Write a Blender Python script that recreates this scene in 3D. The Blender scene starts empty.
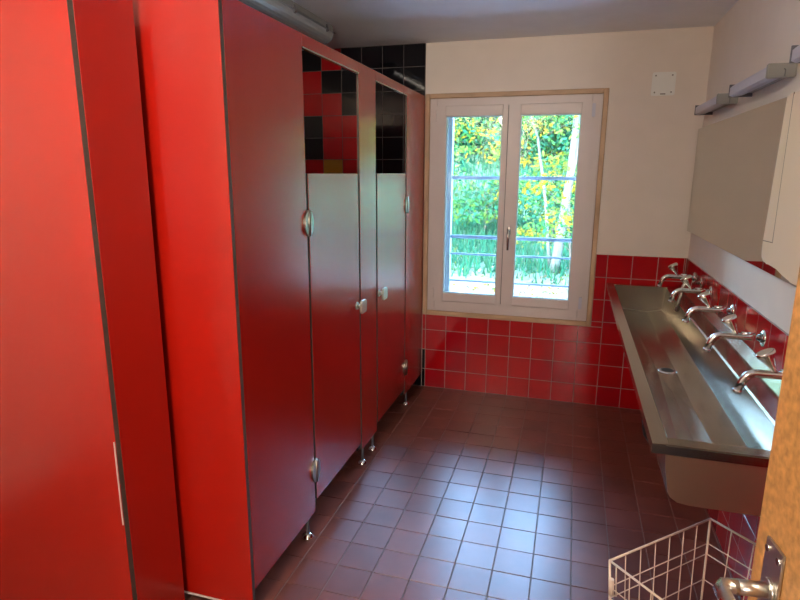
import bpy, bmesh, math, random
from mathutils import Vector, Matrix
random.seed(7)
SC = bpy.context.scene
COL = SC.collection
PI = math.pi

# ---------------------------------------------------------------- materials
def srgb(r, g, b):
    f = lambda c: (c / 255 / 12.92) if c <= 10.3 else ((c / 255 + .055) / 1.055) ** 2.4
    return (f(r), f(g), f(b), 1)

def mat(name, col, rough=.5, metal=0.0, ior=1.5, noise=0.0, nscale=8, bump=0.0, bscale=60, coat=0, stretch=None, rvar=0.0):
    m = bpy.data.materials.new(name); m.use_nodes = True
    nt = m.node_tree; N = nt.nodes; L = nt.links
    b = N['Principled BSDF']
    b.inputs['Base Color'].default_value = col
    b.inputs['Roughness'].default_value = rough
    b.inputs['Metallic'].default_value = metal
    b.inputs['IOR'].default_value = ior
    if coat:
        b.inputs['Coat Weight'].default_value = coat
        b.inputs['Coat Roughness'].default_value = .05
    tc = N.new('ShaderNodeTexCoord'); mp = N.new('ShaderNodeMapping')
    L.new(tc.outputs['Object'], mp.inputs['Vector'])
    if stretch: mp.inputs['Scale'].default_value = stretch
    if noise or rvar:
        n = N.new('ShaderNodeTexNoise'); n.inputs['Scale'].default_value = nscale; n.inputs['Detail'].default_value = 5
        L.new(mp.outputs[0], n.inputs['Vector'])
        if noise:
            r = N.new('ShaderNodeMapRange')
            r.inputs['From Min'].default_value = .3; r.inputs['From Max'].default_value = .7
            r.inputs['To Min'].default_value = 1 - noise; r.inputs['To Max'].default_value = 1 + noise
            L.new(n.outputs['Fac'], r.inputs['Value'])
            v = N.new('ShaderNodeVectorMath'); v.operation = 'SCALE'
            v.inputs[0].default_value = col[:3]
            L.new(r.outputs[0], v.inputs['Scale']); L.new(v.outputs[0], b.inputs['Base Color'])
        if rvar:
            r2 = N.new('ShaderNodeMapRange')
            r2.inputs['From Min'].default_value = .3; r2.inputs['From Max'].default_value = .7
            r2.inputs['To Min'].default_value = max(.01, rough - rvar); r2.inputs['To Max'].default_value = rough + rvar
            L.new(n.outputs['Fac'], r2.inputs['Value']); L.new(r2.outputs[0], b.inputs['Roughness'])
    if bump:
        n2 = N.new('ShaderNodeTexNoise'); n2.inputs['Scale'].default_value = bscale; n2.inputs['Detail'].default_value = 4
        L.new(mp.outputs[0], n2.inputs['Vector'])
        bp = N.new('ShaderNodeBump'); bp.inputs['Strength'].default_value = bump; bp.inputs['Distance'].default_value = .004
        L.new(n2.outputs['Fac'], bp.inputs['Height']); L.new(bp.outputs[0], b.inputs['Normal'])
    return m

M = {}
M['plaster'] = mat('wall_paint', (.78, .71, .64, 1), .8, bump=.12, bscale=160, noise=.02)
M['ceiling'] = mat('ceiling_paint', (.86, .88, .91, 1), .75, bump=.1, bscale=120, noise=.02)
M['red_tile'] = mat('red_glazed_tile', (.42, .002, .006, 1), .10, noise=.12, nscale=3, bump=.05, bscale=14)
M['red_tile_b'] = mat('red_glazed_tile_darker', (.37, .002, .010, 1), .10, noise=.12, nscale=3, bump=.05, bscale=14)
M['black_tile'] = mat('black_glazed_tile', (.006, .006, .009, 1), .06, bump=.05, bscale=14)
M['ochre_tile'] = mat('ochre_glazed_tile', (.42, .19, .02, 1), .10, bump=.05, bscale=14)
M['wall_grout'] = mat('wall_grout', (.36, .27, .25, 1), .8, noise=.15, nscale=20)
M['dark_grout'] = mat('dark_wall_grout', (.10, .085, .085, 1), .8, noise=.15, nscale=20)
M['floor_tile'] = mat('brown_quarry_tile', (.150, .044, .030, 1), .31, noise=.22, nscale=5, bump=.06, bscale=30, ior=1.72)
M['floor_tile_b'] = mat('brown_quarry_tile_lighter', (.175, .052, .036, 1), .33, noise=.22, nscale=5, bump=.06, bscale=30, ior=1.72)
M['floor_grout'] = mat('floor_grout', (.20, .16, .14, 1), .6, noise=.15, nscale=15)
M['laminate'] = mat('red_compact_laminate', (.37, .006, .0015, 1), .24, ior=1.9, bump=.03, bscale=300)
M['laminate_core'] = mat('dark_laminate_core', (.075, .062, .050, 1), .5, noise=.1, nscale=30)
M['white_strip'] = mat('white_sealing_strip', (.62, .52, .48, 1), .5)
M['pine'] = mat('pine_wood', (.50, .33, .20, 1), .5, noise=.22, nscale=9, stretch=(3, 3, .6))
M['pine_h'] = mat('pine_wood_horizontal', (.50, .33, .20, 1), .5, noise=.22, nscale=9, stretch=(.6, 3, 3))
M['frame_white'] = mat('painted_window_wood', (.62, .55, .53, 1), .38, noise=.02)
M['gasket'] = mat('dark_gasket', (.03, .03, .03, 1), .6)
M['seal_cyan'] = mat('pale_glazing_bead', (.45, .62, .68, 1), .4)
M['chrome'] = mat('chrome', (.78, .78, .78, 1), .09, metal=1)
M['satin'] = mat('satin_stainless', (.62, .60, .56, 1), .26, metal=1, rvar=.05, nscale=3)
M['hinge_metal'] = mat('dull_hinge_metal', (.42, .40, .34, 1), .30, metal=1)
M['knob'] = mat('satin_knob_metal', (.66, .70, .62, 1), .34, metal=.9)
M['steel'] = mat('brushed_stainless_sheet', (.46, .42, .35, 1), .19, metal=1, noise=.02, nscale=3, rvar=.02)
M['mirror'] = mat('mirror_silvering', (.62, .61, .56, 1), .02, metal=1)
M['mirror_edge'] = mat('mirror_edge', (.30, .30, .27, 1), .3)
M['lamp_diffuser'] = mat('unlit_lamp_diffuser', (.52, .52, .62, 1), .35)
M['lamp_cap'] = mat('grey_lamp_end_cap', (.27, .27, .26, 1), .45)
M['lamp_edge'] = mat('dark_grey_lamp_rim', (.13, .13, .15, 1), .4)
M['tube_cover'] = mat('grey_lamp_cover', (.38, .41, .43, 1), .22)
M['tube_tray'] = mat('grey_lamp_tray', (.28, .29, .29, 1), .4)
M['dispenser'] = mat('cream_dispenser_plastic', (.72, .60, .48, 1), .45)
M['seam'] = mat('dispenser_seam', (.20, .16, .13, 1), .6)
M['door_wood'] = mat('orange_brown_door_board', (.40, .20, .065, 1), .42, noise=.30, nscale=110, bump=.03, bscale=90)
M['door_edge'] = mat('brown_door_edging', (.34, .19, .08, 1), .5, noise=.12, nscale=20)
M['wire'] = mat('cream_plastic_coated_wire', (.86, .72, .58, 1), .4)
M['plate_white'] = mat('white_cover_plate', (.82, .83, .80, 1), .4)
M['screw'] = mat('dull_screw', (.25, .24, .22, 1), .4, metal=.7)
M['black_plastic'] = mat('black_rubber', (.012, .012, .012, 1), .45)
M['railing'] = mat('pale_blue_grey_painted_rail', (.15, .21, .31, 1), .4)
M['render'] = mat('outside_render', (.16, .21, .24, 1), .8)
M['ground'] = mat('pale_leafy_ground', (.055, .056, .050, 1), .9, noise=.45, nscale=9)
M['bark_pale'] = mat('pale_grey_bark', (.034, .046, .047, 1), .8, noise=.35, nscale=7, stretch=(3, 3, .8))
M['bark_dark'] = mat('dark_bark', (.022, .022, .018, 1), .8, noise=.3, nscale=9)
M['leaf_teal'] = mat('blue_green_leaf', (.010, .080, .050, 1), .5)
M['leaf_green'] = mat('green_leaf', (.022, .100, .028, 1), .5)
M['leaf_lime'] = mat('lime_leaf', (.055, .110, .022, 1), .5)
M['leaf_yellow'] = mat('yellow_leaf', (.135, .115, .010, 1), .5)
M['leaf_dark'] = mat('deep_green_leaf', (.008, .055, .036, 1), .5)
M['leaf_brown'] = mat('fallen_brown_leaf', (.08, .045, .025, 1), .7)
M['grass'] = mat('grass_blade', (.016, .065, .036, 1), .7)
for k in ('leaf_teal', 'leaf_green', 'leaf_lime', 'leaf_yellow', 'leaf_dark', 'grass'):
    m = M[k]; nt = m.node_tree; b = nt.nodes['Principled BSDF']
    b.inputs['Roughness'].default_value = .8; b.inputs['Specular IOR Level'].default_value = .08
    tr = nt.nodes.new('ShaderNodeBsdfTranslucent'); tr.inputs['Color'].default_value = b.inputs['Base Color'].default_value
    mx = nt.nodes.new('ShaderNodeMixShader'); mx.inputs[0].default_value = .45
    nt.links.new(b.outputs[0], mx.inputs[1]); nt.links.new(tr.outputs[0], mx.inputs[2])
    nt.links.new(mx.outputs[0], nt.nodes['Material Output'].inputs['Surface'])

def glass_mat():
    m = bpy.data.materials.new('window_glass'); m.use_nodes = True
    nt = m.node_tree; N = nt.nodes; L = nt.links
    N.remove(N['Principled BSDF'])
    t = N.new('ShaderNodeBsdfTransparent'); t.inputs['Color'].default_value = (.90, .97, .97, 1)
    g = N.new('ShaderNodeBsdfGlossy'); g.inputs['Roughness'].default_value = .01
    f = N.new('ShaderNodeFresnel'); f.inputs['IOR'].default_value = 1.45
    x = N.new('ShaderNodeMixShader')
    L.new(f.outputs[0], x.inputs[0]); L.new(t.outputs[0], x.inputs[1]); L.new(g.outputs[0], x.inputs[2])
    L.new(x.outputs[0], N['Material Output'].inputs['Surface'])
    return m
M['glass'] = glass_mat()

# ---------------------------------------------------------------- mesh helpers
class MB:
    def __init__(self): self.bm = bmesh.new()
    def box(self, x0, x1, y0, y1, z0, z1, mi=0, bev=0, seg=1):
        bm = self.bm
        vs = [bm.verts.new((x, y, z)) for x in (x0, x1) for y in (y0, y1) for z in (z0, z1)]
        fs = []
        for q in ((0, 1, 3, 2), (4, 6, 7, 5), (0, 4, 5, 1), (2, 3, 7, 6), (0, 2, 6, 4), (1, 5, 7, 3)):
            f = bm.faces.new([vs[i] for i in q]); f.material_index = mi; fs.append(f)
        if bev:
            es = list({e for f in fs for e in f.edges})
            r = bmesh.ops.bevel(bm, geom=es, offset=bev, segments=seg, affect='EDGES', clamp_overlap=True)
            for f in r['faces']: f.material_index = mi
        return self
    def tube(self, pts, r, seg=10, mi=0, caps=True):
        bm = self.bm
        pts = [Vector(p) for p in pts]; n = len(pts)
        rr = r if isinstance(r, (list, tuple)) else [r] * n
        t0 = (pts[1] - pts[0]).normalized()
        up = Vector((0, 0, 1)) if abs(t0.z) < .9 else Vector((1, 0, 0))
        u = t0.cross(up).normalized(); rings = []
        for i in range(n):
            if i == 0: t = t0
            elif i == n - 1: t = (pts[-1] - pts[-2]).normalized()
            else: t = ((pts[i + 1] - pts[i]).normalized() + (pts[i] - pts[i - 1]).normalized()).normalized()
            u = (u - t * u.dot(t)).normalized(); v = t.cross(u)
            rings.append([bm.verts.new(pts[i] + (u * math.cos(2 * PI * k / seg) + v * math.sin(2 * PI * k / seg)) * rr[i]) for k in range(seg)])
        for a, b in zip(rings, rings[1:]):
            for k in range(seg):
                f = bm.faces.new((a[k], a[(k + 1) % seg], b[(k + 1) % seg], b[k])); f.material_index = mi; f.smooth = seg > 5
        if caps:
            for ring, rev in ((rings[0], True), (rings[-1], False)):
                f = bm.faces.new(ring[::-1] if rev else ring); f.material_index = mi
        return self
    def poly_extrude(self, pts, vec, mi=0, bev=0, seg=2):
        """pts: list of 3D points forming a planar outline, pushed along vec"""
        bm = self.bm; vec = Vector(vec)
        a = [bm.verts.new(p) for p in pts]; b = [bm.verts.new(Vector(p) + vec) for p in pts]
        n = len(pts); fs = [bm.faces.new(a[::-1]), bm.faces.new(b)]
        for k in range(n): fs.append(bm.faces.new((a[k], a[(k + 1) % n], b[(k + 1) % n], b[k])))
        for f in fs: f.material_index = mi
        if bev:
            es = list({e for f in fs for e in f.edges})
            r = bmesh.ops.bevel(bm, geom=es, offset=bev, segments=seg, affect='EDGES', clamp_overlap=True)
            for f in r['faces']: f.material_index = mi
        return self
    def quad(self, pts, mi=0):
        f = self.bm.faces.new([self.bm.verts.new(p) for p in pts]); f.material_index = mi; return self
    def build(self, name, mats, parent=None, fix=True, smooth=False):
        if fix: bmesh.ops.recalc_face_normals(self.bm, faces=self.bm.faces)
        me = bpy.data.meshes.new(name); self.bm.to_mesh(me); self.bm.free()
        if smooth:
            for p in me.polygons: p.use_smooth = True
        for m in (mats if isinstance(mats, (list, tuple)) else [mats]): me.materials.append(M[m] if isinstance(m, str) else m)
        o = bpy.data.objects.new(name, me); COL.objects.link(o)
        if parent is not None: adopt(o, parent)
        return o

def wloc(o):
    v = Vector((0, 0, 0))
    while o is not None:
        v += o.location
        o = o.parent
    return v
def adopt(o, p):
    o.parent = p
    q = wloc(p)
    if p.type == 'EMPTY': o.location = -q
def thing(name, label, cat, loc=(0, 0, 0), group=None):
    o = bpy.data.objects.new(name, None); COL.objects.link(o); o.empty_display_size = .05
    o.location = loc; o['label'] = label; o['category'] = cat
    if group: o['group'] = group
    return o
def tag(o, label, cat, group=None, kind=None):
    o['label'] = label; o['category'] = cat
    if group: o['group'] = group
    if kind: o['kind'] = kind
    return o
def struct(o): o['kind'] = 'structure'; return o
def dup(root, loc, label):
    r = root.copy(); COL.objects.link(r); r.location = loc; r['label'] = label
    for ch in list(root.children):
        c = ch.copy(); COL.objects.link(c); c.parent = r
        for g in list(ch.children):
            d = g.copy(); COL.objects.link(d); d.parent = c
    return r
def rbox_prof(y0, y1, z0, z1, r, x, n=4):
    """rounded rectangle outline in a plane X=x"""
    pts = []
    for (cy, cz, a0) in ((y1 - r, z1 - r, 0), (y0 + r, z1 - r, 90), (y0 + r, z0 + r, 180), (y1 - r, z0 + r, 270)):
        for k in range(n + 1):
            a = math.radians(a0 + 90 * k / n)
            pts.append((x, cy + r * math.cos(a), cz + r * math.sin(a)))
    return pts

# ---------------------------------------------------------------- room measures
XR = 1.668; XL = -1.55; YF = -4.20; H = 2.365; P = .15; PZ = .149; Z0 = .137
L_ = -.025    # front plane of the cubicles
# floor
fl = MB(); fl.box(XL - .1, XR + .1, YF - 2.6, .0, -.12, -.004)
floor = struct(fl.build('floor', 'floor_grout'))
t = MB(); g = .0035
fx = .003; fy = .065
ix0 = int(math.floor((XL - fx) / P)); ix1 = int(math.ceil((XR - fx) / P))
for i in range(ix0, ix1):
    for j in range(0, 45):
        a0 = max(fx + i * P + g / 2, XL); a1 = min(fx + (i + 1) * P - g / 2, XR)
        b1 = min(fy - j * P - g / 2, -.002); b0 = max(fy - (j + 1) * P + g / 2, YF - 2.4)
        if a1 - a0 < .006 or b1 - b0 < .006: continue
        dz = random.uniform(-.0004, .0004)
        t.box(a0, a1, b0, b1, -.01, dz, mi=random.choice((0, 0, 1)), bev=.0012)
t.build('floor_tiles', ['floor_tile', 'floor_tile_b'], floor, fix=False)

# ceiling
struct(MB().box(XL - .1, XR + .1, YF - 2.6, .3, H, H + .12).build('ceiling', 'ceiling'))

# back wall with the window opening
OX0, OX1, OZ0, OZ1 = .0, 1.108, .572, 2.028
wb = MB()
wb.box(XL - .1, OX0, 0, .16, -.12, H); wb.box(OX1, XR + .1, 0, .16, -.12, H)
wb.box(OX0, OX1, 0, .16, -.12, OZ0); wb.box(OX0, OX1, 0, .16, OZ1, H)
wb.box(XL - .1, .130, .16, .22, -.3, H, mi=1); wb.box(1.04, XR + .1, .16, .22, -.3, H, mi=1)
wb.box(.130, 1.04, .16, .22, -.3, .62, mi=1); wb.box(.130, 1.04, .16, .22, 1.98, H, mi=1)
wall_back = struct(wb.build('wall_back', ['plaster', 'render']))
# tiles on the back wall
TT = .008; gw = .003
gb = MB(); tb = MB()
top = Z0 + 6 * PZ
def wall_tile(mb, x0, x1, z0, z1, mi):
    if x1 - x0 < .004 or z1 - z0 < .004: return
    mb.box(x0 + gw / 2, x1 - gw / 2, -TT, 0, z0 + gw / 2, z1 - gw / 2, mi=mi, bev=.0011)
def clip_tile(mb, x0, x1, z0, z1, mi):
    # keep tiles out of the window casing rectangle
    wx0, wx1, wz0, wz1 = -.022, 1.128, .548, 2.048
    if x1 <= wx0 or x0 >= wx1 or z1 <= wz0 or z0 >= wz1: wall_tile(mb, x0, x1, z0, z1, mi); return
    if z0 < wz0: wall_tile(mb, max(x0, -5), x1, z0, wz0 - .001, mi)
    zz0 = max(z0, wz0)
    if x0 < wx0: wall_tile(mb, x0, wx0 - .001, zz0, z1, mi)
    if x1 > wx1: wall_tile(mb, wx1 + .001, x1, zz0, z1, mi)
rows = [0.0] + [Z0 + k * PZ for k in range(0, 7)]
for r in range(len(rows) - 1):
    for c in range(0, 12):
        clip_tile(tb, c * P, min((c + 1) * P, XR - .009), rows[r], rows[r + 1], random.choice((0, 0, 1)))
    clip_tile(tb, -.024, 0, rows[r], rows[r + 1], 2 if rows[r + 1] < .30 else 0)
gb.box(-.026, XR, -.0073, .0005, 0, .548); gb.box(1.128, XR, -.0073, .0005, .548, top - .001)
# the mosaic of black, red and ochre tiles behind and above the cubicles
pat = {14: 'KRK', 13: 'RKK', 12: 'RRK', 11: 'KRR', 10: 'KRR', 9: 'ROR'}
lrows = [0.0] + [Z0 + k * PZ for k in range(0, 15)] + [H - .001]
for r in range(len(lrows) - 1):
    for c in range(0, 11):
        x1 = -.027 - c * .1485; x0 = max(x1 - .1485, XL + .001)
        k = r - 1
        ch = 'K'
        if 3 <= c <= 5 and k in pat: ch = pat[k][5 - c]
        elif c > 5 or k < 9: ch = random.choice('KKRRKO')
        if c < 3 and k < 9: ch = random.choice('KKRK')
        wall_tile(tb, x0, x1, lrows[r], lrows[r + 1], {'K': 2, 'R': 0, 'O': 3}[ch])
gb.box(XL, -.026, -.0073, .0005, 0, H - .001, mi=1)
gb.build('grout', ['wall_grout', 'dark_grout'], wall_back)
tb.build('wall_tiles', ['red_tile', 'red_tile_b', 'black_tile', 'ochre_tile'], wall_back, fix=False)

# right wall with its red tiles
wall_right = struct(MB().box(XR, XR + .12, YF - 2.6, 0.0, -.12, H).build('wall_right', 'plaster'))
MB().box(XR - .0073, XR + .0005, YF, -.001, 0, top - .001).build('grout', 'wall_grout', wall_right)
t = MB()
for r in range(len(rows) - 1):
    for c in range(0, 28):
        y1 = -.009 - c * P; y0 = max(y1 - P, YF)
        t.box(XR - TT, XR, y0 + gw / 2, y1 - gw / 2, rows[r] + gw / 2, rows[r + 1] - gw / 2, mi=random.choice((0, 0, 1)), bev=.0011)
t.build('wall_tiles', ['red_tile', 'red_tile_b'], wall_right, fix=False)
struct(MB().box(XL - .12, XL, YF - 2.6, 0, -.12, H).build('wall_left', 'plaster'))
# front wall with the doorway, and the corridor behind it
DX0, DX1, DZ = .33, 1.36, 2.06
f = MB()
f.box(XL, DX0, YF - .14, YF, -.0, H); f.box(DX1, XR, YF - .14, YF, 0, H); f.box(DX0, DX1, YF - .14, YF, DZ, H)
struct(f.build('wall_front', 'plaster'))
f = MB(); f.box(XL, XR, YF - 2.6, YF - 2.48, 0, H)
struct(f.build('wall_corridor', 'plaster'))
f = MB()
f.box(DX0, DX0 + .03, YF - .15, YF + .012, .001, DZ, bev=.002); f.box(DX1 - .03, DX1, YF - .15, YF + .012, .001, DZ, bev=.002)
f.box(DX0 + .0301, DX1 - .0301, YF - .15, YF + .012, DZ - .03, DZ, bev=.002)
struct(f.build('trim_1', 'door_edge'))

# ---------------------------------------------------------------- window
win = bpy.data.objects.new('window_1', None); COL.objects.link(win); win.location = (.553, 0, .572); struct(win)
c = MB()
for (x0, x1, z0, z1) in ((-.022, .009, .548, 2.048), (1.098, 1.128, .548, 2.048)): c.box(x0, x1, -.014, .03, z0, z1, mi=0, bev=.003)
for (z0, z1) in ((.548, .580), (2.018, 2.048)): c.box(.0092, 1.0978, -.014, .03, z0, z1, mi=1, bev=.003)
c.build('pine_casing', ['pine', 'pine_h'], win)
c = MB()
c.box(.0095, .06, -.004, .07, .5805, 2.0175, bev=.002); c.box(1.035, 1.0975, -.004, .07, .5805, 2.0175, bev=.002)
c.box(.0602, 1.0348, -.004, .07, .5805, .665, bev=.002); c.box(.0602, 1.0348, -.004, .07, 1.955, 2.0175, bev=.002)
c.build('fixed_frame', 'frame_white', win)
def casement(x0, x1, gx0, gx1, z0=.655, z1=1.968, gz0=.715, gz1=1.903):
    s = MB()
    y0, y1 = -.022, .04
    s.box(x0, gx0, y0, y1, z0, z1, bev=.004, seg=2); s.box(gx1, x1, y0, y1, z0, z1, bev=.004, seg=2)
    s.box(gx0 - .002, gx1 + .002, y0 + .0005, y1, z0, gz0, bev=.003); s.box(gx0 - .002, gx1 + .002, y0 + .0005, y1, gz1, z1, bev=.003)
    o = s.build('casement', 'frame_white', win)
    MB().box(gx0 + .001, gx1 - .001, .014, .019, gz0 + .001, gz1 - .001).build('glass_pane', 'glass', o)
    b = MB(); w = .006
    b.box(gx0, gx0 + w, -.012, .013, gz0, gz1); b.box(gx1 - w, gx1, -.012, .013, gz0, gz1)
    b.box(gx0 + w, gx1 - w, -.012, .013, gz0, gz0 + w); b.box(gx0 + w, gx1 - w, -.012, .013, gz1 - w, gz1)
    b.build('glazing_bead', 'seal_cyan', o)
    return o
ca = casement(.051, .5265, .123, .492)
cb = casement(.5305, 1.047, .607, .976)
MB().box(.5266, .5304, -.006, .03, .658, 1.965).build('meeting_seal', 'gasket', win)
def hinge(x, z0, z1, o, m='lamp_diffuser'):
    h = MB(); h.box(x - .010, x + .010, -.034, -.0225, z0, z1, bev=.003, seg=2); h.build('hinge_cover', m, o)
hinge(.050, 1.865, 1.945, ca, 'frame_white'); hinge(.050, .675, .745, ca, 'frame_white')
hinge(1.046, 1.880, 1.960, cb); hinge(1.050, .665, .745, cb)
h = MB()
h.box(.5535, .5755, -.030, -.0222, 1.135, 1.195, bev=.004, seg=2)
h.tube([(.5645, -.03, 1.172), (.5645, -.062, 1.172)], .007, 10)
h.tube([(.5645, -.062, 1.179), (.5645, -.064, 1.12), (.5645, -.060, 1.04)], [.009, .009, .0075], 10)
o = h.build('window_handle', 'satin', cb); o['label'] = 'satin metal lever handle'
# railing in front of the window, outside
rl = thing('window_railing', 'pale blue-grey horizontal bars fixed outside across the window', 'railing', (.555, .19, 1.0))
for z, hh in ((1.506, .024), (1.092, .024), (.968, .013), (.772, .013)):
    b = MB(); b.box(.1305, 1.0395, .180, .198, z - hh / 2, z + hh / 2, bev=.003)
    b.build('rail', 'railing', rl)

# ---------------------------------------------------------------- cubicle
cub = thing('toilet_cubicle', 'row of two red laminate toilet cubicles standing against the window wall', 'toilet cubicle', (L_, -1.2, 0))
ZT = 2.035
def panel(name, parent, x0, x1, y0, y1, z0, z1, core=True):
    """laminate board: red faces, dark core on the narrow edges"""
    b = MB(); b.box(x0, x1, y0, y1, z0, z1, bev=.0012)
    o = b.build(name, ['laminate', 'laminate_core'], parent)
    dx, dy = x1 - x0, y1 - y0
    ax = 0 if dx < dy else 1
    for p in o.data.polygons:
        if abs(p.normal[ax]) < .5: p.material_index = 1
    return o
TH = .013
# side panel facing the camera, its end set flush with the front
sp = panel('side_panel', cub, -1.45, L_, -2.376, -2.3575, .036, ZT + .002)
MB().box(-1.45, L_ - .002, -2.3775, -2.3575, .028, .0355, bev=.001).build('sealing_strip', 'white_strip', sp)
panel('front_panel', cub, L_ - TH, L_, -2.356, -1.850, .095, ZT)
panel('front_panel', cub, L_ - TH, L_, -1.262, -1.022, .100, ZT)
panel('front_panel', cub, L_ - TH, L_, -.445, -.010, .100, ZT)
panel('header_panel', cub, L_ - TH, L_, -1.8475, -1.2645, 1.99, ZT)
panel('header_panel', cub, L_ - TH, L_, -1.0195, -.4475, 1.99, ZT)
b = MB()
for (a0, a1) in ((-1.847, -1.265), (-1.019, -.448)): b.box(L_ - TH, L_ + .0015, a0, a1, 1.9845, 1.9895)
b.build('edge_strip', 'satin', cub)
b = MB()
for y in (-1.850, -1.262, -1.022, -.445): b.box(L_ - TH - .022, L_ - TH - .002, y - .024, y + .024, .10, 1.533)
b.build('door_stop', 'black_plastic', cub)
def stall_door(y0, y1, hy, ky, kz):
    d = panel('door', cub, L_ - TH, L_, y0, y1, .143, 1.535)
    # D-shaped hinges: one leaf on the door, one on the fixed panel
    for z in (1.345, .29):
        h = MB()
        for s in (-1, 1):
            pts = [(L_ + .0005, hy + s * .005, z - .05), (L_ + .0005, hy + s * .014, z - .05)]
            for k in range(0, 9):
                a = math.radians(-70 + 140 * k / 8)
                pts.append((L_ + .0005, hy + s * (.014 + .024 * max(0, math.cos(a * 90 / 70))), z + .048 * math.sin(a) / math.sin(math.radians(70))))
            pts += [(L_ + .0005, hy + s * .014, z + .05), (L_ + .0005, hy + s * .005, z + .05)]
            h.poly_extrude(pts, (.009, 0, 0))
        h.tube([(L_ + .008, hy, z - .05), (L_ + .008, hy, z + .05)], .008, 12)
        h.build('hinge', 'hinge_metal', d)
    # knob: collar, stem and rounded plate
    k = MB()
    k.tube([(L_ + .0005, ky, kz), (L_ + .006, ky, kz)], .019, 18)
    k.tube([(L_ + .0055, ky, kz), (L_ + .030, ky, kz)], .010, 14)
    k.poly_extrude(rbox_prof(ky - .035, ky + .035, kz - .033, kz + .033, .015, L_ + .029), (.012, 0, 0), bev=.002)
    o = k.build('knob', 'knob', d)
    return d
d1 = stall_door(-1.831, -1.282, -1.847, -1.322, .898)
d2 = stall_door(-1.002, -.466, -.449, -.985, .895)
for y in (-1.905, -1.225, -1.06, -.375):
    fo = MB()
    fo.tube([(L_ - .014, y, .006), (L_ - .014, y, .1)], .007, 12, mi=1)
    fo.tube([(L_ - .014, y, .0015), (L_ - .014, y, .006), (L_ - .014, y, .016), (L_ - .014, y, .022)], [.026, .026, .016, .010], 20, mi=0)
    fo.build('foot', ['chrome', 'lamp_edge'], cub)

near = thing('toilet_cubicle', 'nearest red laminate cubicle corner at the left edge, cut off by the photo', 'toilet cubicle', (L_ - .2, -2.6, 0))
NX = -.28
panel('side_panel', near, -1.45, NX, -2.649, -2.630, .020, ZT)
panel('front_panel', near, NX - TH, NX, -2.629, -2.412, .022, ZT)
MB().box(NX - .004, NX - .001, -2.6525, -2.6495, .489, .762).build('short_white_strip', 'white_strip', near)  # short thin white strip beside the side panel's end
fo = MB()
fo.tube([(NX - .03, -2.50, .006), (NX - .03, -2.50, .03)], .007, 12)
fo.tube([(NX - .03, -2.50, .0015), (NX - .03, -2.50, .006), (NX - .03, -2.50, .02)], [.026, .026, .012], 20)
fo.build('foot', 'chrome', near)

# ---------------------------------------------------------------- sink trough
sink = thing('trough_sink', 'long stainless steel wash trough fixed under the taps on the right wall', 'sink', (1.45, -1.2, .69))
NY, FY = -2.38, -.012
zt = .848
s = MB(); bm = s.bm
# cross-section from the outer front lip over the rim, through the basin, to the wall upstand
def prof(y):
    k = 1 - min(1, abs(y + 1.226) / 1.12)     # 1 at the drain, 0 at the ends
    return [(1.207, .822), (1.207, .848), (1.246, .848), (1.250, .843), (1.264, .706), (1.325 + .05 * k, .697 - .018 * k), (1.390 + .012 * k, .690 - .013 * k), (1.458 - .018 * k, .684 - .007 * k), (1.540, .704), (1.556, .843), (1.560, .848), (1.632, .848), (1.655, .884), (1.6585, .884)]
ys = [NY, NY + .045, NY + .046, -2.0, -1.6, -1.30, -1.226, -1.15, -.8, -.4, FY - .05, FY - .049, FY]
iv = []
for i, y in enumerate(ys):
    pr = prof(max(NY + .045, min(FY - .049, y)))
    if i in (0, 1, len(ys) - 1, len(ys) - 2):
        pr = [(x, (zt if 2 <= q <= 10 else z)) for q, (x, z) in enumerate(pr)]
    iv.append([bm.verts.new((x, y, z)) for (x, z) in pr])
for a, b_ in zip(iv, iv[1:]):
    for k in range(len(a) - 1): bm.faces.new((a[k], b_[k], b_[k + 1], a[k + 1]))
o = s.build('basin', 'steel', sink, fix=False)
md = o.modifiers.new('thick', 'SOLIDIFY'); md.thickness = .0018; md.offset = -1
# outer end apron and underside
s = MB()
M['steel_lit_end'] = mat('brushed_stainless_lit_end', (.60, .52, .40, 1), .42, metal=1, noise=.03, nscale=5)  # lighter, warmer copy of the steel: light on the end put into its colour
op = [(1.240, .8455), (1.244, .78), (1.256, .712), (1.264, .698), (1.282, .686), (1.31, .682), (1.657, .682), (1.657, .8455)]
for y, nm in ((NY + .006, 'end_apron'), (FY - .010, 'end_apron')):
    MB().poly_extrude([(x, y, z) for x, z in op], (0, .002, 0)).build(nm, 'steel_lit_end', sink)
s = MB(); rail = op[:7]
for (x0, z0), (x1, z1) in zip(rail, rail[1:]):
    s.quad([(x0, NY + .008, z0), (x1, NY + .008, z1), (x1, FY - .01, z1), (x0, FY - .01, z0)])
o = s.build('underside', 'steel', sink, fix=False)
MB().box(1.207, 1.657, NY - .0015, NY + .0005, .822, .8465, bev=.0004).build('front_lip', 'steel', sink)
dr = MB()
ring = []
dr.tube([(1.415, -1.226, .674), (1.415, -1.226, .682), (1.415, -1.226, .685)], [.044, .044, .036], 28)
dr.tube([(1.415, -1.226, .6852), (1.415, -1.226, .6856)], [.028, .028], 28, mi=1)
wd = MB(); wd.tube([(1.268, FY - .0515, .707), (1.325, FY - .0515, .698), (1.39, FY - .0515, .692), (1.458, FY - .0515, .686), (1.540, FY - .0515, .705), (1.556, FY - .0515, .843)], .0016, 6)
wd.build('weld_seam', 'hinge_metal', sink)
o = dr.build('drain', ['chrome', 'black_plastic'], sink)
b = MB()
b.box(1.216, 1.238, -2.11, -2.07, .775, .819, bev=.004)
b.tube([(1.228, -2.09, .79), (1.226, -2.09, .77), (1.232, -2.09, .745), (1.246, -2.09, .725)], .010, 8)
o = b.build('bracket', 'black_plastic', sink); o['label'] = 'black rubber-capped bracket'
b = MB()
b.tube([(1.415, -1.226, .672), (1.415, -1.226, .60), (1.44, -1.226, .565), (1.48, -1.226, .56), (1.655, -1.226, .56)], .022, 14)
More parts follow.
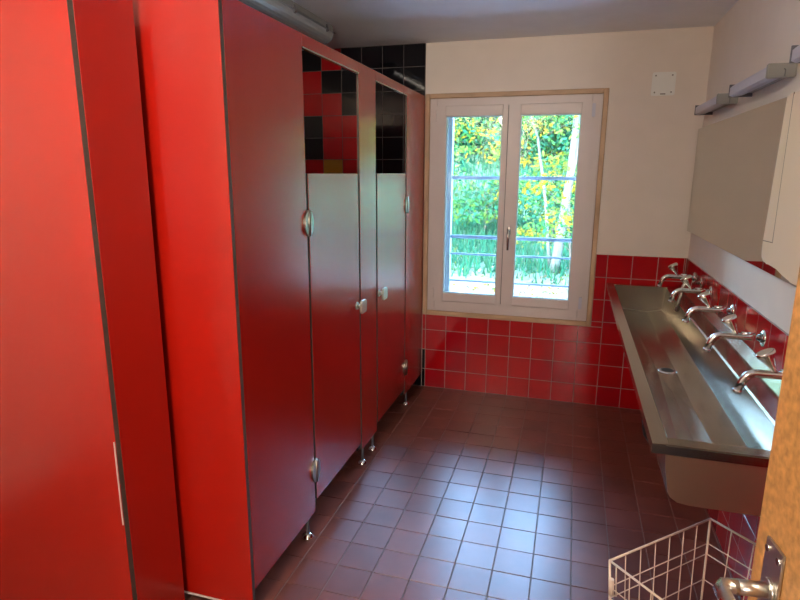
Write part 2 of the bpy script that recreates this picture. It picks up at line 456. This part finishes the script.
b.build('waste_pipe', 'black_plastic', sink)

# ---------------------------------------------------------------- taps
def make_tap(y, label):
    t = thing('wall_tap', label, 'tap', (XR - TT, y, .96), 'taps along the wash trough')
    wx = XR - TT - .0005; z = .96
    b = MB()
    b.tube([(wx, y, z), (wx - .004, y, z), (wx - .012, y, z)], [.031, .031, .020], 24); b.build('rosette', 'chrome', t)
    b = MB()
    pts = [(wx - .010, y, z), (wx - .05, y, z), (wx - .10, y, z), (wx - .135, y, z)]
    for k in range(1, 7):
        a = math.radians(60 * k / 6)
        pts.append((wx - .135 - .036 * math.sin(a), y, z - .036 * (1 - math.cos(a))))
    ex, ey, ez = pts[-1]
    pts.append((ex - .004, y, ez - .008)); pts.append((ex - .014, y, ez - .037))
    b.tube(pts, [.0125] * 12, 16)
    b.tube([(wx - .03, y, z + .010), (wx - .075, y, z + .010)], [.0085, .0085], 12)
    sp_ = b.build('spout', 'chrome', t)
    b = MB(); q0 = Vector(pts[-1]); q1 = q0 + Vector((-.0032, 0, -.0115))
    b.tube([q0, q1], .0130, 16); b.build('nozzle', 'chrome', sp_)
    # flared lever handle
    b = MB(); bm = b.bm
    base = Vector((wx - .088, y, z + .006)); head = Vector((wx - .088 - .032, y - .003, z + .061))
    ax = (head - base).normalized(); u = Vector((0, 1, 0)); v = ax.cross(u).normalized()
    secs = [(0, .009, .009, 0), (.013, .008, .008, 0), (.030, .012, .013, 0), (.050, .018, .021, 0), (.064, .022, .027, 0), (.072, .022, .027, 0), (.074, .019, .024, 0)]
    rg = []
    for (d, ru, rv, _) in secs:
        cpt = base + ax * d
        rg.append([bm.verts.new(cpt + u * ru * math.cos(2 * PI * k / 20) + v * rv * math.sin(2 * PI * k / 20)) for k in range(20)])
    for a_, b2 in zip(rg, rg[1:]):
        for k in range(20):
            f_ = bm.faces.new((a_[k], a_[(k + 1) % 20], b2[(k + 1) % 20], b2[k])); f_.smooth = True
    bm.faces.new(rg[0][::-1]); bm.faces.new(rg[-1])
    b.build('lever', 'chrome', t)
    return t
tap0 = make_tap(-2.04, 'nearest chrome wall tap, partly behind the wooden door edge')
for y, lb in ((-1.605, 'second chrome wall tap from the door, with its rosette fully in view'),
              (-1.165, 'middle one of the five flared-lever chrome wall taps over the trough'),
              (-.735, 'fourth chrome wall tap from the door, overlapping the two by the far corner'),
              (-.31, 'farthest chrome wall tap, seen against the red tiles of the window wall')):
    dup(tap0, (XR - TT, y, .96), lb)
st = thing('hose_tap', 'slim chrome wall outlet with a long down-spout near the far trough end', 'tap', (XR - TT, -.50, .965))
b = MB(); wx = XR - TT - .0005
b.tube([(wx, -.50, .965), (wx - .004, -.50, .965), (wx - .01, -.50, .965)], [.028, .028, .018], 22); b.build('rosette', 'chrome', st)
b = MB()
b.tube([(wx - .008, -.5, .965), (wx - .06, -.5, .962), (wx - .078, -.5, .955), (wx - .088, -.5, .935), (wx - .100, -.5, .88), (wx - .112, -.5, .80)], [.011, .011, .011, .010, .010, .010], 14)
b.build('spout', 'satin', st)

# ---------------------------------------------------------------- mirror, lamps, dispenser, cover plate
mr = thing('wall_mirror', 'long frameless mirror on the right wall above the trough', 'mirror', (1.655, -1.0, 1.2))
MB().box(1.642, XR - .001, -1.985, -.030, 1.200, 1.800, bev=.001).build('backing', 'mirror_edge', mr)
MB().box(1.640, 1.6415, -1.984, -.031, 1.201, 1.799).build('glass', 'mirror', mr)

def make_lamp(y1, y0, z, label):
    t = thing('linear_lamp', label, 'lamp', (XR, (y0 + y1) / 2, z), 'unlit linear lamps above the mirror')
    x0 = 1.578
    MB().box(1.615, XR - .001, y0 + .02, y1 - .02, z - .012, z + .024, bev=.002).build('housing', 'lamp_cap', t)
    prof_ = [(x0, z - .020), (x0, z + .012), (x0 + .008, z + .020), (x0 + .050, z + .023), (x0 + .050, z - .020), (x0 + .014, z - .026)]
    MB().poly_extrude([(x, y0 + .02, zz) for x, zz in prof_], (0, y1 - y0 - .028, 0)).build('diffuser', 'lamp_diffuser', t)
    MB().box(x0 - .001, XR - .002, y0, y0 + .019, z - .024, z + .024, bev=.003, seg=2).build('end_cap', 'lamp_cap', t)
    MB().box(x0 - .003, XR - .002, y1 - .008, y1, z - .026, z + .026, bev=.001).build('end_plate', 'lamp_edge', t)
    b = MB(); b.tube([(x0 + .05, y0 - .0, z + .005), (x0 + .052, y0 - .006, z), (x0 + .052, y0 - .004, z - .02)], .0018, 6); b.build('cord_clip', 'lamp_edge', t)
    return t
lampA = make_lamp(-.235, -.765, 1.885, 'farthest unlit grey linear lamp above the mirror, by the window wall')
dup(lampA, (XR, -1.255, 1.890), 'middle unlit grey linear lamp of the three above the mirror')
dup(lampA, (XR, -2.010, 1.901), 'nearest unlit grey linear lamp, cut by the right edge above the dispenser')

dp = thing('towel_dispenser', 'cream plastic paper towel dispenser hanging at the near end of the mirror', 'dispenser', (XR, -2.16, 1.5))
X5 = 1.50
out = [(-2.032, 1.752), (-2.004, 1.350), (-2.000, 1.320), (-2.008, 1.300), (-2.033, 1.289), (-2.097, 1.293), (-2.150, 1.291), (-2.200, 1.283), (-2.243, 1.272), (-2.330, 1.272), (-2.335, 1.36), (-2.305, 1.752)]
MB().poly_extrude([(X5, y, z) for y, z in out], (XR - .001 - X5, 0, 0), bev=.006, seg=3).build('body', 'dispenser', dp)
b = MB()
b.poly_extrude([(X5 - .0005, y, z) for y, z in [(-2.086, 1.752), (-2.0885, 1.752), (-2.0880, 1.357), (-2.004, 1.354), (-2.004, 1.3515), (-2.0905, 1.3545), ]], (.002, 0, 0))
b.build('seam', 'seam', dp)

cp = thing('cover_plate', 'small white square cover plate screwed to the wall right of the window', 'cover plate', (1.43, 0, 2.06))
b = MB(); pts = [(p[1], -.009, p[2]) for p in rbox_prof(1.364, 1.494, 1.995, 2.127, .010, 0)]
b.poly_extrude(pts, (0, .008, 0), bev=.0015); b.build('plate', 'plate_white', cp)
for x in (1.383, 1.474):
    for z in (2.013, 2.108):
        b = MB(); b.tube([(x, -.0092, z), (x, -.0112, z)], .0045, 12); b.build('screw', 'screw', cp)
MB().box(1.415, 1.444, -.0100, -.0091, 2.0005, 2.007).build('mark', 'screw', cp)

# ceiling lamp above the cubicles
tl = thing('ceiling_lamp', 'long unlit grey tube lamp on the ceiling above the cubicles', 'lamp', (-.47, -1.3, H))
y0, y1 = -2.0, -.60
MB().box(-.545, -.425, y0, y1, H - .038, H - .001, bev=.006, seg=2).build('tray', 'tube_tray', tl)
prf = []
for k in range(0, 13):
    a = PI + PI * k / 12
    prf.append((-.485 + .064 * math.cos(a), y0 + .01, H - .046 + .060 * math.sin(a)))
MB().poly_extrude(prf, (0, y1 - y0 - .02, 0)).build('diffuser', 'tube_cover', tl, smooth=False)
for y in (-.70, -1.10, -1.5, -1.9):
    b = MB(); b.box(-.424, -.417, y - .008, y + .008, H - .058, H - .018, bev=.002)
    b.tube([(-.417, y, H - .03), (-.413, y, H - .055)], .003, 6)
    b.build('clip', 'lamp_edge', tl)
b = MB(); b.tube([(-.421, y0 + .02, H - .042), (-.421, y1 + .012, H - .042)], .004, 8)
b.build('cover_edge', 'tube_cover', tl)

# ---------------------------------------------------------------- entrance door
ang = math.radians(7.2)
dv = Vector((math.sin(ang), -math.cos(ang), 0))          # from the free edge towards the hinges
nv = Vector((-math.cos(ang), -math.sin(ang), 0))         # out of the face the camera sees
E0 = Vector((1.2, -3.203, 0))
def dpt(s_, h_, n_): return E0 + dv * s_ + nv * n_ + Vector((0, 0, h_))
dr_ = bpy.data.objects.new('door_1', None); COL.objects.link(dr_); dr_.location = (E0 + dv * .95); struct(dr_)
def dbox(mb, s0, s1, h0, h1, n0, n1, mi=0, bev=0):
    mb.poly_extrude([dpt(s0, h0, n0), dpt(s1, h0, n0), dpt(s1, h1, n0), dpt(s0, h1, n0)], nv * (n1 - n0), mi=mi, bev=bev, seg=2)
b = MB(); dbox(b, .0, .93, .008, 2.03, -.042, 0, bev=.002); b.build('leaf', 'door_wood', dr_)
b = MB(); dbox(b, .030, .069, .93, 1.142, .0005, .0035, bev=.001); plate = b.build('handle_plate', 'satin', dr_)
b = MB()
for s_ in (.037, .062):
    for h_ in (1.130,): b.tube([dpt(s_, h_, .0036), dpt(s_, h_, .0052)], .0042, 12)
b.build('plate_screw', 'chrome', plate)
b = MB()
b.tube([dpt(.052, 1.087, .0036), dpt(.052, 1.087, .046)], .0085, 16)
b.tube([dpt(.0525, 1.087, .036), dpt(.052, 1.087, .050), dpt(.060, 1.087, .0555), dpt(.075, 1.087, .056), dpt(.125, 1.087, .056), dpt(.175, 1.087, .056)], .0085, 16)
b.tube([dpt(.052, 1.087, .0034), dpt(.052, 1.087, .007)], .0135, 16)
o = b.build('door_handle', 'satin', dr_); o['label'] = 'satin steel lever handle'

# ---------------------------------------------------------------- wire basket
bk = thing('wire_basket', 'cream plastic-coated wire basket standing on the floor under the trough end', 'basket', (1.32, -2.3, 0))
cL = Vector((1.134, -2.336)); cB = Vector((1.458, -2.022))
ux = (cB - cL).normalized(); W = (cB - cL).length
vx = Vector((ux.y, -ux.x)); Dp = .285
def bp(a, b_, z):   # a along the long side 0..W, b_ along the short side 0..Dp ; slight taper downwards
    k = (.45 - z) * .055
    a2 = k + a * (W - 2 * k) / W; b2 = k + b_ * (Dp - 2 * k) / Dp
    p = cL + ux * a2 + vx * b2
    return (p.x, p.y, z)
r = MB()
zs = .45
r.tube([bp(0, 0, zs), bp(W, 0, zs)], .0034, 8); r.tube([bp(W, 0, zs), bp(W, Dp, zs)], .0034, 8)
r.tube([bp(W, Dp, zs), bp(0, Dp, zs)], .0034, 8); r.tube([bp(0, Dp, zs), bp(0, 0, zs)], .0034, 8)
for (a, c_) in ((0, 0), (W, 0), (W, Dp), (0, Dp)): r.tube([bp(a, c_, zs + .002), bp(a, c_, .004)], .0036, 8)
r.build('frame', 'wire', bk)
lev = [.365, .328, .238, .152, .066, .022]
for side in range(4):
    w = MB()
    f_ = [lambda t_, z: bp(t_ * W, 0, z), lambda t_, z: bp(W, t_ * Dp, z), lambda t_, z: bp(W - t_ * W, Dp, z), lambda t_, z: bp(0, Dp - t_ * Dp, z)][side]
    for z in lev: w.tube([f_(0, z), f_(1, z)], .0018, 6)
    n = 7 if side in (0, 2) else 4
    for k in range(1, n): w.tube([f_(k / n, zs + .002), f_(k / n, .02)], .0018, 6)
    w.build('side_grid', 'wire', bk)
w = MB()
for k in range(1, 7): w.tube([bp(W * k / 7, 0, .02), bp(W * k / 7, Dp, .02)], .0018, 6)
for k in range(1, 4): w.tube([bp(0, Dp * k / 4, .022), bp(W, Dp * k / 4, .022)], .0018, 6)
w.build('bottom_grid', 'wire', bk)
w = MB(); w.tube([bp(.004, .020, zs), bp(.004, .020, .345)], .0022, 6)
w.tube([bp(-.001, .007, .395), bp(-.001, .007, .345)], .008, 8); w.build('clip', 'wire', bk)

# ---------------------------------------------------------------- outside
gr = MB()
bm = gr.bm; nx, ny = 50, 50; gv = []
def gz(x, y):
    return -.12 + max(0, y - 5.2) * .085 + max(0, y - 10.5) * .42 + .04 * math.sin(x * 1.3 + y * .7)
for j in range(ny + 1):
    gv.append([bm.verts.new((-14 + 28 * i / nx, .24 + 24 * j / ny, gz(-14 + 28 * i / nx, .24 + 24 * j / ny))) for i in range(nx + 1)])
for j in range(ny):
    for i in range(nx):
        f_ = bm.faces.new((gv[j][i], gv[j][i + 1], gv[j + 1][i + 1], gv[j + 1][i])); f_.smooth = True
gm = M['ground']; nt = gm.node_tree; bs = nt.nodes['Principled BSDF']
tc_ = nt.nodes.new('ShaderNodeTexCoord'); sx = nt.nodes.new('ShaderNodeSeparateXYZ'); ns = nt.nodes.new('ShaderNodeTexNoise'); ns.inputs['Scale'].default_value = 1.5
ad = nt.nodes.new('ShaderNodeMath'); ad.operation = 'ADD'; mr = nt.nodes.new('ShaderNodeMapRange'); mr.inputs['From Min'].default_value = 5.2; mr.inputs['From Max'].default_value = 6.6
cr = nt.nodes.new('ShaderNodeMix'); cr.data_type = 'RGBA'
nt.links.new(tc_.outputs['Object'], sx.inputs[0]); nt.links.new(tc_.outputs['Object'], ns.inputs['Vector'])
nt.links.new(sx.outputs['Y'], ad.inputs[0]); nt.links.new(ns.outputs['Fac'], ad.inputs[1]); nt.links.new(ad.outputs[0], mr.inputs['Value'])
nt.links.new(mr.outputs[0], cr.inputs['Factor'])
src = bs.inputs['Base Color'].links[0].from_socket
nt.links.new(src, cr.inputs['A']); cr.inputs['B'].default_value = (.012, .050, .030, 1)      # leaf litter path, then green undergrowth
nt.links.new(cr.outputs['Result'], bs.inputs['Base Color'])
o = gr.build('ground', 'ground', fix=False); struct(o)

M['bounce_pale'] = mat('pale_bounce_surface', (.68, .71, .74, 1), .85, noise=.08, nscale=2)
struct(MB().box(-7, 7, .24, 2.9, -.14, -.045).build('bounce_slab', 'bounce_pale'))  # unseen pale slab, added to bounce skylight up onto the ceiling
def leaf(bm, c_, s_, mi, droop=0):
    n = Vector((random.gauss(0, 1), random.gauss(0, 1), random.gauss(0, 1) + .6)).normalized()
    a = n.orthogonal().normalized(); a.rotate(Matrix.Rotation(random.uniform(0, 6.3), 3, n)); b2 = n.cross(a)
    vs = [bm.verts.new(c_ + a * s_), bm.verts.new(c_ + b2 * s_ * .45), bm.verts.new(c_ - a * s_), bm.verts.new(c_ - b2 * s_ * .45)]
    f_ = bm.faces.new(vs); f_.material_index = mi
def grow(name, label, base, height, crown, mats, weights, nclump, nleaf, ls, bark, trunk=.06, lean=(0, 0), cat='tree', group='trees and shrubs beyond the window', spread=.35):
    t = thing(name, label, cat, base, group)
    bx, by, bz = base
    tr = MB()
    p = [(bx + lean[0] * k + .05 * math.sin(k * 7 + bx), by + lean[1] * k, bz + height * k * .9) for k in (0, .2, .4, .6, .8, 1)]
    tr.tube(p, [trunk * (1 - .6 * k) for k in (0, .2, .4, .6, .8, 1)], 8)
    x0, x1, ya, yb, z0, z1 = crown
    fo_ = MB(); bm = fo_.bm
    for i in range(nclump):
        c_ = Vector((random.uniform(x0, x1), random.uniform(ya, yb), random.uniform(z0, z1)))
        if i % 4 == 0:
            kk = min(.95, max(.05, (c_.z - bz) / max(.1, height))) * .8
            st_ = Vector((bx + lean[0] * kk, by + lean[1] * kk, bz + height * .9 * kk))
            tr.tube([st_, st_.lerp(c_, .5) + Vector((0, 0, .08)), c_], [trunk * .22, trunk * .14, trunk * .06], 5)
        mi = random.choices(range(len(mats)), weights)[0]
        for j in range(nleaf):
            d = Vector((random.gauss(0, spread), random.gauss(0, spread * .7), random.gauss(0, spread * .38)))
            leaf(bm, c_ + d, ls * random.uniform(.6, 1.3), mi if random.random() < .75 else random.choices(range(len(mats)), weights)[0])
    tr.build('trunk', bark, t); fo_.build('foliage', mats, t, fix=False)
    return t
LM = ['leaf_teal', 'leaf_green', 'leaf_lime', 'leaf_yellow', 'leaf_dark']
# far hedge of trees behind everything
far = [(-3.6, 14.6), (-1.2, 13.9), (1.2, 14.4), (3.6, 14.0), (6.2, 14.3), (8.8, 13.6), (11.4, 13.2)]
fl_ = ['tall green tree at the back, seen at the left edge of the left pane', 'tall green tree at the back, behind the centre post of the window',
       'tall green tree at the back, behind the pale slanting trunk in the right pane', 'yellowing tree at the back, just hidden by the right window stile',
       'first yellow-leaved tree beyond the right window edge, seen only as glow in the doors', 'second yellow-leaved tree beyond the right window edge, seen only as glow in the doors',
       'last yellow-leaved tree far right of the window, out of direct view']
for (x, y), lb in zip(far, fl_):
    grow('leafy_tree', lb, (x, y, gz(x, y)), 5.0, (x - 1.7, x + 1.7, y - .9, y + .9, 1.0, 6.0), LM, ((5, 4, 1.5, .5, 4) if x < 3 else (0, 1, 5, 8, 0)), (330 if -5 < x < 3 else 170), 38, (.095 if -5 < x < 3 else .13), 'bark_dark', .12, spread=.42)
# mid-distance shrubs
for (x, y, h_, lb, w_) in ((-2.4, 9.5, 1.6, 'bright lime-green bush in the left pane at mid height', (1, 4, 5, .6, 0)),
                           (-.9, 9.0, 1.3, 'light green bush left of the centre post', (3, 4, 2, .5, .5)),
                           (.55, 8.2, 1.7, 'green shrub with yellowing leaves at the foot of the pale trunk', (3, 3, 3, 2.2, 1)),
                           (1.5, 8.8, 2.0, 'tall green shrub right of the pale trunk', (4, 3, 2, 1.5, 1))):
    grow('shrub', lb, (x, y, gz(x, y)), h_, (x - .65, x + .65, y - .4, y + .4, gz(x, y) + .35, gz(x, y) + h_), LM, w_, 55, 26, .06, 'bark_dark', .03, cat='shrub', spread=.22)
# yellow-leaved branches hanging into view
grow('young_tree', 'young tree with yellow autumn leaves at the top of the left pane', (-1.55, 5.2, gz(-1.5, 5.2)), 3.2, (-1.7, -.1, 4.9, 5.6, 1.75, 2.9), LM, (1.5, 1.5, 2, 6, 0), 44, 26, .050, 'bark_dark', .035, spread=.16)
grow('young_tree', 'young tree with layered yellow-green sprays in front of the pale trunk', (.95, 4.6, gz(.9, 4.6)), 2.6, (.1, 1.1, 4.3, 5.0, .55, 1.55), LM, (1.5, 2, 3.5, 4, 0), 26, 24, .045, 'bark_dark', .02, spread=.14)
grow('young_tree', 'young tree with yellow leaves at the top of the right pane', (.05, 5.6, gz(0, 5.6)), 3.4, (-.1, 1.1, 5.3, 6.0, 2.15, 3.0), LM, (2, 2, 3, 4, .5), 26, 22, .05, 'bark_dark', .02, spread=.15)
# the pale slanting trunk and the thin bent one
t = thing('pale_trunk', 'pale slanting double tree trunk crossing the right pane', 'tree', (.70, 6.0, gz(.7, 6)))
b = MB()
b.tube([(.70, 6, -.15), (.745, 6, .1), (.80, 6, .7), (.845, 6, 1.1), (.895, 6, 1.6), (.93, 6, 2.4), (.97, 6, 3.4), (1.0, 6, 4.6)], [.085, .080, .072, .068, .062, .055, .045, .03], 12)
b.build('trunk', 'bark_pale', t)
b = MB(); b.tube([(.86, 6.03, 1.25), (.95, 6.05, 1.9), (1.03, 6.05, 2.5), (1.14, 6.05, 3.6)], [.035, .045, .042, .03], 10); b.build('second_stem', 'bark_pale', t)
t = thing('thin_trunk', 'thin bent pale sapling in the right pane left of the slanting trunk', 'tree', (.62, 6.0, gz(.6, 6)))
b = MB(); b.tube([(.66, 6, -.1), (.60, 6, .4), (.54, 6, .95), (.47, 6, 1.4), (.40, 6, 1.75), (.34, 6, 2.1), (.22, 6, 2.4), (.15, 6, 2.9), (.1, 6, 3.6)], [.03, .028, .025, .023, .022, .021, .02, .018, .01], 8)
b.build('trunk', 'bark_pale', t)
# fallen leaves and grass
gl = MB()
for i in range(2600):
    x = random.uniform(-4, 2.5); y = random.uniform(1.5, 9)
    leaf(gl.bm, Vector((x, y, gz(x, y) + .02)), random.uniform(.02, .05), random.choice((0, 0, 1, 2)))
tag(gl.build('fallen_leaves', ['leaf_brown', 'leaf_yellow', 'leaf_lime'], fix=False), 'brown and yellow fallen leaves scattered over the ground outside', 'leaves', kind='stuff')
gg = MB()
for i in range(16000):
    y = random.uniform(5.0, 13.5); x = random.uniform(-6.5, 3)
    if y < 6.2 and random.random() > (y - 5.0) / 1.2: continue
    h_ = random.uniform(.10, .32); z = gz(x, y); a = random.uniform(0, PI); w_ = .018
    dx, dy = math.cos(a) * w_, math.sin(a) * w_; lx, ly = random.gauss(0, .06), random.gauss(0, .06)
    gg.bm.faces.new([gg.bm.verts.new(q) for q in ((x - dx, y - dy, z), (x + dx, y + dy, z), (x + lx, y + ly, z + h_))]).material_index = random.choice((0, 0, 1))
tag(gg.build('grass', ['grass', 'leaf_teal'], fix=False), 'bright green grass and undergrowth on the bank outside', 'grass', kind='stuff')

# ---------------------------------------------------------------- light
w = bpy.data.worlds.new('sky'); SC.world = w; w.use_nodes = True
N = w.node_tree.nodes; L = w.node_tree.links
sky = N.new('ShaderNodeTexSky'); sky.sky_type = 'NISHITA'; sky.sun_disc = False
sky.sun_elevation = math.radians(38); sky.sun_rotation = math.radians(200); sky.air_density = 1.0; sky.dust_density = 1.5
bgd = N['Background']; L.new(sky.outputs[0], bgd.inputs['Color']); bgd.inputs['Strength'].default_value = 8.0
sun = bpy.data.lights.new('sun', 'SUN'); sun.energy = 2.0; sun.angle = math.radians(3); sun.color = (1, .95, .85)
so = bpy.data.objects.new('sun', sun); COL.objects.link(so)
so.rotation_euler = (math.radians(48), 0, math.radians(25))      # high sun from the building's side: lights the wood, not the room
pl = bpy.data.lights.new('window_portal', 'AREA'); pl.shape = 'RECTANGLE'; pl.size = .95; pl.size_y = 1.35; pl.cycles.is_portal = True
po = bpy.data.objects.new('window_portal', pl); COL.objects.link(po); po.location = (.55, .23, 1.3); po.rotation_euler = (math.radians(-90), 0, 0)
# corridor daylight behind the camera, coming in through the doorway
cl = bpy.data.lights.new('corridor_light', 'AREA'); cl.shape = 'RECTANGLE'; cl.size = .36; cl.size_y = .9; cl.energy = 40; cl.color = (1, .93, .84)
co = bpy.data.objects.new('corridor_light', cl); COL.objects.link(co); co.location = (1.38, YF - 2.4, 1.55); co.rotation_euler = (math.radians(90), 0, 0)
# lit ceiling lamp near the entrance, above and behind the camera
c2 = bpy.data.lights.new('room_lamp', 'POINT'); c2.shadow_soft_size = .12; c2.energy = 54; c2.color = (1, .87, .70)
co2 = bpy.data.objects.new('room_lamp', c2); COL.objects.link(co2); co2.location = (.10, -3.80, 2.22)

# ---------------------------------------------------------------- camera
cam = bpy.data.cameras.new('camera'); cam.sensor_width = 36; cam.lens = 575.3158 / 800 * 36; cam.clip_start = .02
cob = bpy.data.objects.new('camera', cam); COL.objects.link(cob); SC.camera = cob
yaw, pit, rol = -.2886, -.2182, .0052
fwd = Vector((math.sin(yaw) * math.cos(pit), math.cos(yaw) * math.cos(pit), math.sin(pit)))
rt = Vector((math.cos(yaw), -math.sin(yaw), 0)); upv = rt.cross(fwd)
rt2 = rt * math.cos(rol) + upv * math.sin(rol); up2 = upv * math.cos(rol) - rt * math.sin(rol)
mw = Matrix(((rt2.x, up2.x, -fwd.x, .965), (rt2.y, up2.y, -fwd.y, -3.9074), (rt2.z, up2.z, -fwd.z, 1.5404), (0, 0, 0, 1)))
cob.matrix_world = mw
SC.view_settings.view_transform = 'Standard'; SC.view_settings.look = 'None'; SC.view_settings.gamma = 1
SC.view_settings.use_curve_mapping = False
SC.view_settings.exposure = 0.28
